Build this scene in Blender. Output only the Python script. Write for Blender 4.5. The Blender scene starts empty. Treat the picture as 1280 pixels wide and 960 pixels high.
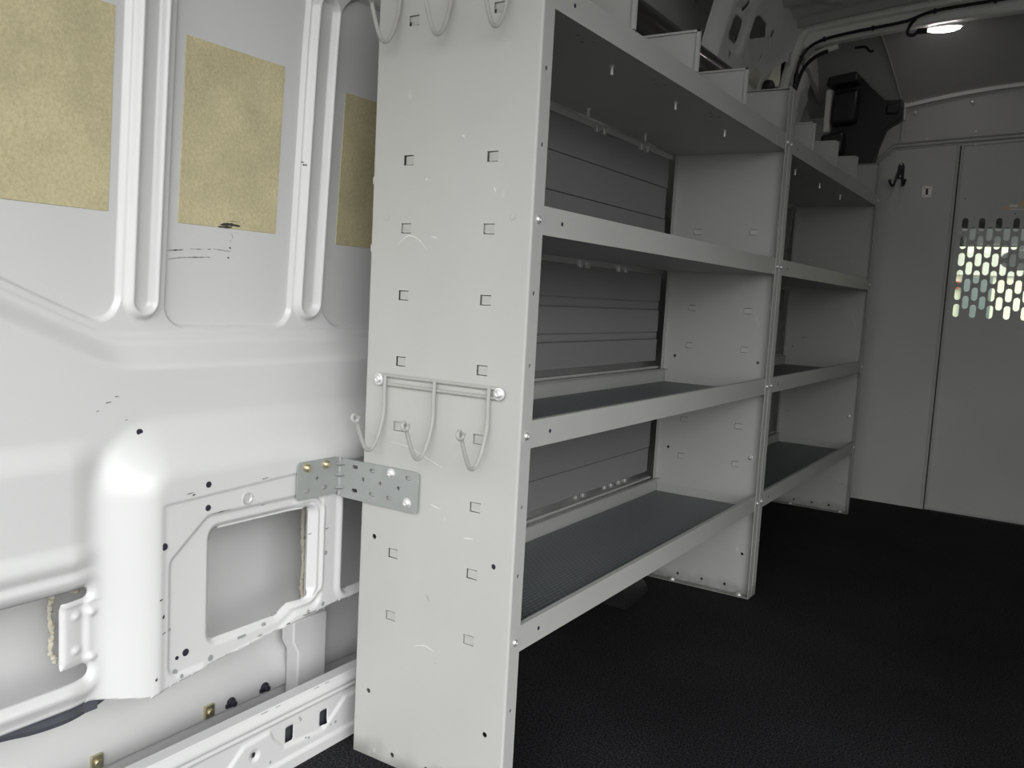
import bpy, bmesh, math, random
import numpy as np
from mathutils import Vector, Matrix
from mathutils.geometry import tessellate_polygon

random.seed(4)
C = bpy.context.scene.collection
PI = math.pi

# ------------------------------------------------------------------ helpers
class MB:
    """collects vertices and faces, then links them as one mesh object"""
    def __init__(s):
        s.v, s.f = [], []
    def add(s, vs, fs):
        n = len(s.v)
        s.v += [tuple(map(float, p)) for p in vs]
        s.f += [tuple(i + n for i in f) for f in fs]
        return s
    def box(s, x0, x1, y0, y1, z0, z1):
        return s.add([(x0, y0, z0), (x1, y0, z0), (x1, y1, z0), (x0, y1, z0), (x0, y0, z1), (x1, y0, z1), (x1, y1, z1), (x0, y1, z1)],
                     [(0, 3, 2, 1), (4, 5, 6, 7), (0, 1, 5, 4), (1, 2, 6, 5), (2, 3, 7, 6), (3, 0, 4, 7)])
    def tube(s, pts, r, n=10, caps=True, closed=False):
        pts = [Vector(p) for p in pts]
        m = len(pts)
        rr = r if isinstance(r, (list, tuple)) else [r] * m
        t0 = (pts[1] - pts[0]).normalized()
        a = Vector((0, 0, 1)) if abs(t0.z) < .9 else Vector((1, 0, 0))
        u = t0.cross(a).normalized()
        base = len(s.v); vs = []
        for i in range(m):
            if closed:
                t = (pts[(i + 1) % m] - pts[i - 1]).normalized()
            else:
                t = (pts[min(i + 1, m - 1)] - pts[max(i - 1, 0)]).normalized()
            u = (u - t * u.dot(t)).normalized(); w = t.cross(u)
            for k in range(n):
                q = 2 * PI * k / n
                vs.append(pts[i] + (u * math.cos(q) + w * math.sin(q)) * rr[i])
        fs = []
        for i in range(m if closed else m - 1):
            j = (i + 1) % m
            for k in range(n):
                l = (k + 1) % n
                fs.append((i * n + k, i * n + l, j * n + l, j * n + k))
        if caps and not closed:
            fs.append(tuple(range(n - 1, -1, -1))); fs.append(tuple((m - 1) * n + k for k in range(n)))
        return s.add(vs, fs)
    def lathe(s, prof, o, d, n=16):
        """prof: (radius, height) pairs turned about direction d through o"""
        o = Vector(o); d = Vector(d).normalized()
        a = Vector((0, 0, 1)) if abs(d.z) < .9 else Vector((1, 0, 0))
        u = d.cross(a).normalized(); w = d.cross(u)
        vs, fs = [], []
        for r, h in prof:
            for k in range(n):
                q = 2 * PI * k / n
                vs.append(o + d * h + (u * math.cos(q) + w * math.sin(q)) * r)
        for i in range(len(prof) - 1):
            for k in range(n):
                l = (k + 1) % n
                fs.append((i * n + k, i * n + l, (i + 1) * n + l, (i + 1) * n + k))
        fs.append(tuple(range(n - 1, -1, -1))); fs.append(tuple((len(prof) - 1) * n + k for k in range(n)))
        return s.add(vs, fs)
    def plate(s, outer, holes, t, f):
        """a sheet with real holes; f maps (u, v, w) to space, w from 0 to t"""
        loops = [outer] + list(holes)
        flat = [p for l in loops for p in l]
        tri = tessellate_polygon([[Vector((p[0], p[1], 0)) for p in l] for l in loops])
        n = len(flat)
        vs = [f(p[0], p[1], 0) for p in flat] + [f(p[0], p[1], t) for p in flat]
        fs = [tuple(q) for q in tri] + [tuple(i + n for i in reversed(q)) for q in tri]
        b = 0
        for l in loops:
            m = len(l)
            for i in range(m):
                j = (i + 1) % m
                fs.append((b + i, b + j, b + j + n, b + i + n))
            b += m
        return s.add(vs, fs)
    def build(s, name, mat, parent=None, smooth=35, bevel=0, recalc=True):
        me = bpy.data.meshes.new(name)
        bm = bmesh.new()
        bv = [bm.verts.new(p) for p in s.v]
        for f in s.f:
            try: bm.faces.new([bv[i] for i in f])
            except ValueError: pass
        if recalc: bmesh.ops.recalc_face_normals(bm, faces=bm.faces)
        bm.to_mesh(me); bm.free()
        if smooth:
            me.polygons.foreach_set('use_smooth', [True] * len(me.polygons))
            me.set_sharp_from_angle(angle=math.radians(smooth))
        me.materials.append(mat)
        o = bpy.data.objects.new(name, me); C.objects.link(o)
        if parent: o.parent = parent
        if bevel:
            b = o.modifiers.new('edge', 'BEVEL'); b.width = bevel; b.segments = 2; b.limit_method = 'ANGLE'
            b.angle_limit = math.radians(40)
        return o

def circ(x, y, r, n=14):
    return [(x + r * math.cos(2 * PI * k / n), y + r * math.sin(2 * PI * k / n)) for k in range(n)]
def rect(x, y, w, h):
    return [(x - w / 2, y - h / 2), (x + w / 2, y - h / 2), (x + w / 2, y + h / 2), (x - w / 2, y + h / 2)]
def slot(x, y, w, h, n=8):
    """rounded slot of full size w by h"""
    r = min(w, h) / 2; out = []
    if h >= w:
        d = h / 2 - r
        out += [(x + r * math.cos(PI * k / n), y + d + r * math.sin(PI * k / n)) for k in range(n + 1)]
        out += [(x + r * math.cos(PI + PI * k / n), y - d + r * math.sin(PI + PI * k / n)) for k in range(n + 1)]
    else:
        d = w / 2 - r
        out += [(x + d + r * math.cos(-PI / 2 + PI * k / n), y + r * math.sin(-PI / 2 + PI * k / n)) for k in range(n + 1)]
        out += [(x - d + r * math.cos(PI / 2 + PI * k / n), y + r * math.sin(PI / 2 + PI * k / n)) for k in range(n + 1)]
    return out
def rrect(x0, x1, y0, y1, r, n=6):
    out = []
    for cx, cy, a in ((x1 - r, y1 - r, 0), (x0 + r, y1 - r, PI / 2), (x0 + r, y0 + r, PI), (x1 - r, y0 + r, 1.5 * PI)):
        out += [(cx + r * math.cos(a + PI / 2 * k / n), cy + r * math.sin(a + PI / 2 * k / n)) for k in range(n + 1)]
    return out
def spline(P, n=8):
    P = [Vector(p) for p in P]; out = []
    for i in range(len(P) - 1):
        p0 = P[max(i - 1, 0)]; p1 = P[i]; p2 = P[i + 1]; p3 = P[min(i + 2, len(P) - 1)]
        for k in range(n):
            t = k / n
            out.append(.5 * ((2 * p1) + (p2 - p0) * t + (2 * p0 - 5 * p1 + 4 * p2 - p3) * t * t + (3 * p1 - p0 - 3 * p2 + p3) * t ** 3))
    out.append(P[-1]); return out

def thing(name, label, cat, loc=(0, 0, 0), group=None):
    o = bpy.data.objects.new(name, None); C.objects.link(o)
    o.location = loc; o.empty_display_size = .05
    o['label'] = label; o['category'] = cat
    if group: o['group'] = group
    return o
def tag(o, label, cat, group=None):
    o['label'] = label; o['category'] = cat
    if group: o['group'] = group
    return o
def structure(o, label=None, cat=None):
    o['kind'] = 'structure'
    if label: o['label'] = label
    if cat: o['category'] = cat
    return o

# ------------------------------------------------------------------ materials
def mat(name, col, rough=.5, metal=0., spec=.5, coat=0., noise=0., nscale=30., bump=0., bscale=200., bdist=.001, emit=None, estr=0):
    m = bpy.data.materials.new(name); m.use_nodes = True
    nt = m.node_tree; b = nt.nodes['Principled BSDF']
    b.inputs['Base Color'].default_value = (*col, 1); b.inputs['Roughness'].default_value = rough
    b.inputs['Metallic'].default_value = metal; b.inputs['Specular IOR Level'].default_value = spec
    b.inputs['Coat Weight'].default_value = coat
    if emit:
        b.inputs['Emission Color'].default_value = (*emit, 1); b.inputs['Emission Strength'].default_value = estr
    if noise or bump:
        tc = nt.nodes.new('ShaderNodeTexCoord')
    if noise:
        n = nt.nodes.new('ShaderNodeTexNoise'); n.inputs['Scale'].default_value = nscale; n.inputs['Detail'].default_value = 5
        nt.links.new(tc.outputs['Object'], n.inputs['Vector'])
        r = nt.nodes.new('ShaderNodeMapRange'); r.inputs[1].default_value = .3; r.inputs[2].default_value = .7
        r.inputs[3].default_value = 1 - noise; r.inputs[4].default_value = 1 + noise
        nt.links.new(n.outputs[0], r.inputs[0])
        mx = nt.nodes.new('ShaderNodeVectorMath'); mx.operation = 'SCALE'; mx.inputs[0].default_value = col
        nt.links.new(r.outputs[0], mx.inputs['Scale']); nt.links.new(mx.outputs[0], b.inputs['Base Color'])
    if bump:
        n2 = nt.nodes.new('ShaderNodeTexNoise'); n2.inputs['Scale'].default_value = bscale; n2.inputs['Detail'].default_value = 3
        nt.links.new(tc.outputs['Object'], n2.inputs['Vector'])
        bp = nt.nodes.new('ShaderNodeBump'); bp.inputs['Strength'].default_value = bump; bp.inputs['Distance'].default_value = bdist
        nt.links.new(n2.outputs[0], bp.inputs['Height']); nt.links.new(bp.outputs[0], b.inputs['Normal'])
    return m

M = {}
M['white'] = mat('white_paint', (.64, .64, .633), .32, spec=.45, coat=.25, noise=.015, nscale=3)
M['powder'] = mat('grey_powder_coat', (.47, .47, .45), .5, spec=.4, noise=.03, nscale=6, bump=.12, bscale=900, bdist=.0004)
M['liner'] = mat('grey_liner', (.25, .254, .25), .55, spec=.3, noise=.03, nscale=4)
M['bulk'] = mat('grey_bulkhead', (.55, .555, .525), .5, spec=.4, noise=.05, nscale=3, bump=.1, bscale=500, bdist=.0004)
M['head'] = mat('grey_roof_lining', (.45, .45, .435), .7, spec=.2, noise=.04, nscale=5)
M['roof'] = mat('roof_paint', (.62, .63, .61), .5, spec=.3, noise=.03, nscale=4)
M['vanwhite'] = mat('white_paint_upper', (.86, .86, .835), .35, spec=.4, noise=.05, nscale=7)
M['bow'] = mat('cream_paint', (.92, .91, .85), .4, noise=.04, nscale=9)
M['side'] = mat('grey_unseen_side', (.66, .66, .64), .6)
M['zinc'] = mat('zinc_plate', (.86, .86, .85), .42, metal=.85)
M['steel'] = mat('grey_steel_bracket', (.36, .375, .365), .45, metal=.25, noise=.04, nscale=20)
M['wire'] = mat('grey_wire', (.40, .395, .375), .42, spec=.4)
M['brass'] = mat('yellow_zinc', (.62, .56, .38), .35, metal=.9)
M['black'] = mat('black_plastic', (.012, .012, .014), .45, noise=.2, nscale=15)
M['tube'] = mat('black_gloss_tube', (.02, .018, .016), .28, coat=.3)
M['plug'] = mat('clip_and_hole_dark', (.018, .017, .03), .6)  # for clips, ties and the discs standing in for dark holes
M['dark'] = mat('slate_dark', (.075, .08, .095), .75, noise=.15, nscale=40)
M['scuff'] = mat('dark_scuff', (.05, .045, .04), .8)
M['scuffw'] = mat('pale_scuff', (.68, .68, .66), .6)
M['seal'] = mat('cream_sealant', (.62, .58, .48), .6, noise=.1, nscale=80)
M['plate'] = mat('bright_plate', (.97, .95, .88), .35)  # metal's reflected light put into a pale base colour
M['orange'] = mat('orange_print', (1, .58, .08), .5)
M['print'] = mat('white_print', (.95, .95, .9), .5)
M['cabdark'] = mat('cab_plastic', (.035, .038, .04), .6)
M['cabgrey'] = mat('cab_grey_cloth', (.16, .17, .165), .8)
M['yellow'] = mat('yellow_label', (.75, .58, .06), .6)
M['redmat'] = mat('red_paint', (.55, .05, .03), .5)
M['cream_wall'] = mat('cream_render', (.86, .80, .60), .8, noise=.04, nscale=2)
M['tint'] = mat('greenish_window', (.10, .125, .118), .25, noise=.15, nscale=1.5)
M['asphalt'] = mat('pale_concrete', (.12, .12, .118), .9, noise=.1, nscale=2)
M['housing'] = mat('dark_housing', (.013, .013, .014), .5, spec=.3)
M['lens'] = mat('lamp_lens', (.9, .88, .86), .4, emit=(1, .93, .95), estr=13)

def pad_material():
    m = bpy.data.materials.new('brown_fibre_pad'); m.use_nodes = True
    nt = m.node_tree; b = nt.nodes['Principled BSDF']
    tc = nt.nodes.new('ShaderNodeTexCoord')
    n1 = nt.nodes.new('ShaderNodeTexNoise'); n1.inputs['Scale'].default_value = 210; n1.inputs['Detail'].default_value = 8; n1.inputs['Roughness'].default_value = .75
    n2 = nt.nodes.new('ShaderNodeTexNoise'); n2.inputs['Scale'].default_value = 13; n2.inputs['Detail'].default_value = 6
    for n in (n1, n2): nt.links.new(tc.outputs['Object'], n.inputs['Vector'])
    r1 = nt.nodes.new('ShaderNodeValToRGB'); r1.color_ramp.elements[0].position = .3; r1.color_ramp.elements[1].position = .7
    r1.color_ramp.elements[0].color = (.56, .49, .285, 1); r1.color_ramp.elements[1].color = (.80, .72, .46, 1)
    r2 = nt.nodes.new('ShaderNodeValToRGB'); r2.color_ramp.elements[0].position = .25; r2.color_ramp.elements[1].position = .72
    r2.color_ramp.elements[0].color = (.72, .72, .72, 1); r2.color_ramp.elements[1].color = (1, 1, 1, 1)
    nt.links.new(n1.outputs[0], r1.inputs[0]); nt.links.new(n2.outputs[0], r2.inputs[0])
    mx = nt.nodes.new('ShaderNodeMix'); mx.data_type = 'RGBA'; mx.blend_type = 'MULTIPLY'; mx.inputs[0].default_value = 1
    nt.links.new(r1.outputs[0], mx.inputs[6]); nt.links.new(r2.outputs[0], mx.inputs[7])
    nt.links.new(mx.outputs[2], b.inputs['Base Color'])
    b.inputs['Roughness'].default_value = .42; b.inputs['Metallic'].default_value = .15
    bp = nt.nodes.new('ShaderNodeBump'); bp.inputs['Strength'].default_value = .15; bp.inputs['Distance'].default_value = .0006
    nt.links.new(n1.outputs[0], bp.inputs['Height']); nt.links.new(bp.outputs[0], b.inputs['Normal'])
    return m
M['pad'] = pad_material()

def floor_material():
    m = bpy.data.materials.new('black_speckled_rubber'); m.use_nodes = True
    nt = m.node_tree; b = nt.nodes['Principled BSDF']
    tc = nt.nodes.new('ShaderNodeTexCoord')
    n1 = nt.nodes.new('ShaderNodeTexNoise'); n1.inputs['Scale'].default_value = 260; n1.inputs['Detail'].default_value = 4
    n2 = nt.nodes.new('ShaderNodeTexNoise'); n2.inputs['Scale'].default_value = 3; n2.inputs['Detail'].default_value = 5
    for n in (n1, n2): nt.links.new(tc.outputs['Object'], n.inputs['Vector'])
    r1 = nt.nodes.new('ShaderNodeValToRGB')
    r1.color_ramp.elements[0].position = .42; r1.color_ramp.elements[0].color = (.004, .0042, .0046, 1)
    r1.color_ramp.elements[1].position = .66; r1.color_ramp.elements[1].color = (.034, .035, .037, 1)
    nt.links.new(n1.outputs[0], r1.inputs[0])
    r2 = nt.nodes.new('ShaderNodeMapRange'); r2.inputs[1].default_value = .3; r2.inputs[2].default_value = .75; r2.inputs[3].default_value = .7; r2.inputs[4].default_value = 1.35
    nt.links.new(n2.outputs[0], r2.inputs[0])
    sc = nt.nodes.new('ShaderNodeVectorMath'); sc.operation = 'SCALE'
    nt.links.new(r1.outputs[0], sc.inputs[0]); nt.links.new(r2.outputs[0], sc.inputs['Scale'])
    nt.links.new(sc.outputs[0], b.inputs['Base Color'])
    b.inputs['Roughness'].default_value = .85; b.inputs['Specular IOR Level'].default_value = .15
    bp = nt.nodes.new('ShaderNodeBump'); bp.inputs['Strength'].default_value = .5; bp.inputs['Distance'].default_value = .001
    nt.links.new(n1.outputs[0], bp.inputs['Height']); nt.links.new(bp.outputs[0], b.inputs['Normal'])
    return m
M['floor'] = floor_material()

def mat_material():
    """ribbed dark grey shelf matting with staggered small raised bars"""
    m = bpy.data.materials.new('dark_ribbed_mat'); m.use_nodes = True
    nt = m.node_tree; b = nt.nodes['Principled BSDF']
    tc = nt.nodes.new('ShaderNodeTexCoord')
    mp = nt.nodes.new('ShaderNodeMapping'); mp.inputs['Rotation'].default_value = (0, 0, math.radians(90))
    nt.links.new(tc.outputs['Object'], mp.inputs['Vector'])
    br = nt.nodes.new('ShaderNodeTexBrick'); br.inputs['Scale'].default_value = 1.0
    br.inputs['Brick Width'].default_value = .016; br.inputs['Row Height'].default_value = .0085
    br.inputs['Mortar Size'].default_value = .0022; br.inputs['Mortar Smooth'].default_value = .7
    br.inputs['Color1'].default_value = (.20, .215, .225, 1); br.inputs['Color2'].default_value = (.215, .23, .24, 1)
    br.inputs['Mortar'].default_value = (.13, .142, .152, 1)
    nt.links.new(mp.outputs[0], br.inputs['Vector'])
    nt.links.new(br.outputs['Color'], b.inputs['Base Color'])
    bp = nt.nodes.new('ShaderNodeBump'); bp.inputs['Strength'].default_value = .6; bp.inputs['Distance'].default_value = .0012; bp.invert = True
    nt.links.new(br.outputs['Fac'], bp.inputs['Height']); nt.links.new(bp.outputs[0], b.inputs['Normal'])
    b.inputs['Roughness'].default_value = .5; b.inputs['Specular IOR Level'].default_value = .4
    return m
M['mat'] = mat_material()

def glass_material():
    m = bpy.data.materials.new('clear_glazing'); m.use_nodes = True
    nt = m.node_tree; nt.nodes.remove(nt.nodes['Principled BSDF'])
    out = nt.nodes['Material Output']
    t = nt.nodes.new('ShaderNodeBsdfTransparent'); t.inputs[0].default_value = (.88, .95, .91, 1)
    g = nt.nodes.new('ShaderNodeBsdfGlossy'); g.inputs['Roughness'].default_value = .05
    mx = nt.nodes.new('ShaderNodeMixShader'); mx.inputs[0].default_value = .06
    nt.links.new(t.outputs[0], mx.inputs[1]); nt.links.new(g.outputs[0], mx.inputs[2]); nt.links.new(mx.outputs[0], out.inputs[0])
    return m
M['glass'] = glass_material()

def panel_material():
    """grey powder coat with grime along the foot and faint pale rubs"""
    m = M['powder'].copy(); m.name = 'grey_powder_coat_worn'
    nt = m.node_tree; b = nt.nodes['Principled BSDF']
    src = b.inputs['Base Color'].links[0].from_socket
    tc = nt.nodes.new('ShaderNodeTexCoord')
    sep = nt.nodes.new('ShaderNodeSeparateXYZ'); nt.links.new(tc.outputs['Object'], sep.inputs[0])
    n = nt.nodes.new('ShaderNodeTexNoise'); n.inputs['Scale'].default_value = 22; n.inputs['Detail'].default_value = 7
    nt.links.new(tc.outputs['Object'], n.inputs['Vector'])
    # grime band: z below ~6 cm, broken up by the noise
    a = nt.nodes.new('ShaderNodeMath'); a.operation = 'MULTIPLY_ADD'; a.inputs[1].default_value = .07; a.inputs[2].default_value = -.035
    nt.links.new(n.outputs[0], a.inputs[0])
    d = nt.nodes.new('ShaderNodeMath'); d.operation = 'ADD'; nt.links.new(sep.outputs['Z'], d.inputs[0]); nt.links.new(a.outputs[0], d.inputs[1])
    r = nt.nodes.new('ShaderNodeMapRange'); r.inputs[1].default_value = .0; r.inputs[2].default_value = .035; r.inputs[3].default_value = .55; r.inputs[4].default_value = 0
    nt.links.new(d.outputs[0], r.inputs[0])
    mx = nt.nodes.new('ShaderNodeMix'); mx.data_type = 'RGBA'; mx.inputs[7].default_value = (.13, .125, .11, 1)
    nt.links.new(r.outputs[0], mx.inputs[0]); nt.links.new(src, mx.inputs[6])
    n3 = nt.nodes.new('ShaderNodeTexNoise'); n3.inputs['Scale'].default_value = 34; n3.inputs['Detail'].default_value = 2
    mp = nt.nodes.new('ShaderNodeMapping'); mp.inputs['Scale'].default_value = (1, 1, .6); nt.links.new(tc.outputs['Object'], mp.inputs[0]); nt.links.new(mp.outputs[0], n3.inputs['Vector'])
    r3 = nt.nodes.new('ShaderNodeMapRange'); r3.inputs[1].default_value = .72; r3.inputs[2].default_value = .80; r3.inputs[3].default_value = 0; r3.inputs[4].default_value = .5
    nt.links.new(n3.outputs[0], r3.inputs[0])
    m2 = nt.nodes.new('ShaderNodeMix'); m2.data_type = 'RGBA'; m2.inputs[7].default_value = (.66, .66, .64, 1)
    nt.links.new(r3.outputs[0], m2.inputs[0]); nt.links.new(mx.outputs[2], m2.inputs[6])
    nt.links.new(m2.outputs[2], b.inputs['Base Color'])
    return m
M['panel'] = panel_material()

# ------------------------------------------------------------------ pressed sheet metal: the van side
def ss(a, b, t):
    t = np.clip((t - a) / (b - a), 0, 1); return t * t * (3 - 2 * t)
def sd_rr(y, z, y0, y1, z0, z1, r):
    qy = np.abs(y - (y0 + y1) / 2) - (y1 - y0) / 2 + r; qz = np.abs(z - (z0 + z1) / 2) - (z1 - z0) / 2 + r
    return np.minimum(np.maximum(qy, qz), 0) + np.hypot(np.maximum(qy, 0), np.maximum(qz, 0)) - r
def sd_poly(y, z, P, r=0.):
    d = np.full(np.shape(y), 1e9); sgn = np.ones(np.shape(y)); n = len(P)
    for i in range(n):
        a = P[i]; b = P[i - 1]
        ey, ez = b[0] - a[0], b[1] - a[1]; wy, wz = y - a[0], z - a[1]
        t = np.clip((wy * ey + wz * ez) / (ey * ey + ez * ez), 0, 1)
        d = np.minimum(d, (wy - ey * t) ** 2 + (wz - ez * t) ** 2)
        c1 = z >= a[1]; c2 = z < b[1]; c3 = ey * wz > ez * wy
        sgn = np.where((c1 & c2 & c3) | (~c1 & ~c2 & ~c3), -sgn, sgn)
    return sgn * np.sqrt(d) - r
def tilt(z):
    return .05 * np.maximum(z - .72, 0) + .21 * np.maximum(z - 1.1, 0) ** 2
def bump(s, w):
    return np.where(np.abs(s) < w, .5 + .5 * np.cos(np.pi * np.clip(s / w, -1, 1)), 0)
def sheet(name, y0, y1, z0, z1, h, xf, cut, material):
    """a pressed panel x = xf(y, z); cut(y, z) < 0 is open, with the mesh snapped to the edge of each opening"""
    ny, nz = int(round((y1 - y0) / h)) + 1, int(round((z1 - z0) / h)) + 1
    Y, Z = np.meshgrid(np.linspace(y0, y1, ny), np.linspace(z0, z1, nz), indexing='ij')
    for _ in range(3):
        s = cut(Y, Z); e = h * .05
        gy = (cut(Y + e, Z) - cut(Y - e, Z)) / (2 * e); gz = (cut(Y, Z + e) - cut(Y, Z - e)) / (2 * e)
        g2 = np.maximum(gy * gy + gz * gz, .2)
        k = np.abs(s) < h * .72
        Y = np.where(k, Y - np.clip(s * gy / g2, -h, h), Y); Z = np.where(k, Z - np.clip(s * gz / g2, -h, h), Z)
    X = xf(Y, Z)
    idx = np.arange(ny * nz).reshape(ny, nz)
    q = np.stack([idx[:-1, :-1], idx[1:, :-1], idx[1:, 1:], idx[:-1, 1:]], -1).reshape(-1, 4)
    yc = Y.ravel()[q].mean(1); zc = Z.ravel()[q].mean(1)
    q = q[cut(yc, zc) > 0]
    used = np.zeros(ny * nz, bool); used[q.ravel()] = True
    new = np.cumsum(used) - 1
    co = np.stack([X.ravel(), Y.ravel(), Z.ravel()], -1)[used]
    q = new[q]
    me = bpy.data.meshes.new(name)
    me.vertices.add(len(co)); me.vertices.foreach_set('co', co.ravel())
    me.loops.add(q.size); me.loops.foreach_set('vertex_index', q.ravel().astype(np.int32))
    me.polygons.add(len(q)); me.polygons.foreach_set('loop_start', np.arange(0, q.size, 4, dtype=np.int32))
    me.update(calc_edges=True); me.validate()
    me.polygons.foreach_set('use_smooth', [True] * len(me.polygons))
    me.materials.append(material)
    o = bpy.data.objects.new(name, me); C.objects.link(o)
    s = o.modifiers.new('gauge', 'SOLIDIFY'); s.thickness = .0014; s.offset = -1
    return o

# lower rear part of the side, seen left of the shelving
HOLE_A = lambda y, z: np.minimum(sd_poly(y, z, [(-.234, .262), (-.125, .262), (-.100, .275), (-.068, .275), (-.068, .400), (-.234, .400)], .012),
                                 1e9)
HOLE_B = lambda y, z: sd_rr(y, z, .018, .24, .256, .425, .012)
HOLE_L = lambda y, z: np.minimum(sd_rr(y, z, -1.06, -.448, .246, .366, .006), np.minimum(sd_rr(y, z, -.50, -.411, .352, .366, .0065), sd_rr(y, z, -.50, -.410, .246, .265, .009)))
def rear_cut(y, z):
    zb = np.interp(y, [-1.2, -.42, -.385, -.345, -.30, 0, .35], [.213, .215, .208, .203, .210, .240, .247])
    return np.minimum(np.minimum(HOLE_A(y, z), HOLE_B(y, z)), np.minimum(HOLE_L(y, z), z - zb))
def rear_x(y, z):
    d = np.log1p(np.exp((-.368 - y) / .012)) * .012
    zl = z - .43 * d
    x = -.125 + tilt(z)
    for a in ((-1.3, -.346, .697, 1.6, .04), (-.277, -.046, .695, 1.6, .032), (.022, .6, .694, 1.232, .05)):
        s = sd_rr(y, zl, *a); x = x - .008 * ss(.0012, -.0012, s)
    s = np.abs(sd_rr(y, z, -.333, -.296, .712, 1.7, .0184)); x = x + .0115 * bump(s, .0092)
    s = np.abs(sd_rr(y, z, -.033, .010, .712, 1.212, .0205)); x = x + .0115 * bump(s, .0092)
    x = x + .004 * ss(.6875, .6815, zl) + .031 * ss(.678, .638, zl)
    # box swelling inward behind the shelf foot
    bs = sd_rr(y, z, -.366, 2, -2, .527, .055)
    left = ss(-.39, -.44, y)
    x = x + .042 * ss(.052, -.034, bs)
    x = x + .010 * ss(.560, .520, z) * left
    x = x + .007 * bump(z - .407, .022) * left + .005 * bump(z - .238, .012) * ss(-.415, -.45, y)
    onbox = ss(-.325, -.335, y) * 0 + ss(-.335, -.322, y)
    zl2 = .463 + (y + .313) * .041
    x = x - .0028 * ss(zl2 + .002, zl2 - .002, z) * onbox
    p = np.minimum(sd_rr(y, z, -.317, -.02, .2215, .434, .05), 9)
    jog = sd_poly(y, z, [(-.30, .236), (-.285, .236), (-.255, .236), (-.24, .227), (-.20, .237), (-.125, .243), (-.09, .262), (-.052, .262), (-.052, .418), (-.25, .418), (-.30, .375)], .017)
    x = x - .0045 * ss(.004, -.004, jog)
    rib = np.abs(sd_rr(y, z, -.30, -.040, .262, .420, .02))
    x = x + .005 * bump(rib - .004, .009) * ss(-.10, -.075, y)
    s = HOLE_A(y, z); x = x - .007 * ss(.010, 0, s)
    s = HOLE_B(y, z); x = x + .004 * bump(s - .012, .012) - .007 * ss(.010, 0, s)
    s = HOLE_L(y, z); x = x - .006 * ss(.008, 0, s) * (1 - ss(-.45, -.440, y) * ss(.268, .275, z) * ss(.35, .343, z)) + .004 * bump(s - .016, .012) * ss(-.39, -.42, np.where(np.abs(z - .307) < .04, -.38, y))
    x = x - .006 * ss(-.410, -.420, y) * ss(-.46, -.445, y) * ss(.262, .272, z) * ss(.352, .342, z)
    for (a, c) in ((-.427, .331), (-.427, .286), (-.408, .332), (-.408, .272)):
        x = x + .004 * bump(np.hypot(y - a, (z - c) * 1.2), .010)
    x = x + .004 * ss(-.030, -.022, y + .35 * (z - .30)) * 0
    return x
wl = structure(sheet('wall_left', -1.16, .32,   .18, 1.36, .0022, rear_x, rear_cut, M['white']))

# upper front part above the shelf tray
P1 = [(1.896, 1.600), (1.768, 1.678), (1.815, 1.698), (1.900, 1.692), (1.925, 1.655)]
P1 = [(1.785, 1.625), (1.760, 1.672), (1.800, 1.692), (1.880, 1.690), (1.905, 1.660)]
P2 = [(2.083, 1.515), (2.055, 1.590), (2.163, 1.640), (2.264, 1.640), (2.330, 1.585), (2.330, 1.515)]
P3 = [(2.525, 1.500), (2.485, 1.645), (2.640, 1.632), (2.735, 1.550), (2.735, 1.500)]
def up_cut(y, z):
    s = sd_rr(y, z, .62, 1.44, 1.30, 1.68, .04)
    s = np.minimum(s, sd_rr(y, z, 1.57, 1.645, 1.565, 1.635, .02))
    for P in (P1, P2, P3): s = np.minimum(s, sd_poly(y, z, P, .003))
    s = np.minimum(s, sd_rr(y, z, 1.885, 1.985, 1.508, 1.556, .006))
    for (a, b, w, h) in ((1.757, 1.703, .012, .03), (1.962, 1.676, .014, .034), (2.20, 1.665, .014, .034), (1.935, 1.60, .008, .02), (2.52, 1.702, .014, .034), (2.74, 1.68, .014, .034), (1.615, 1.668, .018, .028), (1.60, 1.53, .02, .02)):
        s = np.minimum(s, sd_rr(y, z, a - w / 2, a + w / 2, b - h / 2, b + h / 2, .005))
    return s
def up_x(y, z):
    x = -.125 + tilt(z)
    x = x + .03 * ss(1.44, 1.475, y) * ss(1.735, 1.69, y)            # pillar
    x = x + .012 * bump(y - 1.49, .022) + .012 * bump(y - 1.715, .025)
    x = x - .010 * ss(.012, -.004, sd_rr(y, z, 1.545, 1.67, 1.54, 1.66, .03))
    x = x + .008 * bump(z - 1.60 - .05 * np.sin(y * 9), .03) * ss(1.75, 1.8, y)
    x = x + .015 * ss(2.36, 2.42, y)
    return x
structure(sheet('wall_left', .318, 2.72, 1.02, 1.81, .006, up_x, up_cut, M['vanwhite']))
o = MB().add([(-.127, .318, .1), (-.127, 2.72, .1), (-.127, 2.72, 1.03), (-.127, .318, 1.03)], [(0, 1, 2, 3)]).box(-.13, -.128, .318, 2.72, .0, 1.03).build('wall_left', M['vanwhite'])
structure(o)

# outer skin seen through the openings, with its stamped creases
prof = [(-.20, 1.83), (-.190, 1.40), (-.196, 1.1), (-.192, .72), (-.188, .40), (-.182, .17), (-.180, .134), (-.1735, .124), (-.171, .104), (-.1645, .094), (-.1640, .0650), (-.1662, .0620), (-.1720, .0595), (-.1725, .050), (-.186, -.06)]
b = MB(); ys = [-1.16, .40]
vs = [(x, y, z) for y in ys for x, z in prof]; n = len(prof)
b.add(vs, [(i, i + 1, n + i + 1, n + i) for i in range(n - 1)])
vs = [(x - .004, y, z) for y in ys for x, z in prof]
b.add(vs, [(i, n + i, n + i + 1, i + 1) for i in range(n - 1)])
skin = structure(b.build('wall_left', M['white'], smooth=60, recalc=False))
o = MB().box(-.21, -.20, .40, 4.2, 0, 1.95).build('wall_left', M['vanwhite']); structure(o)
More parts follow.
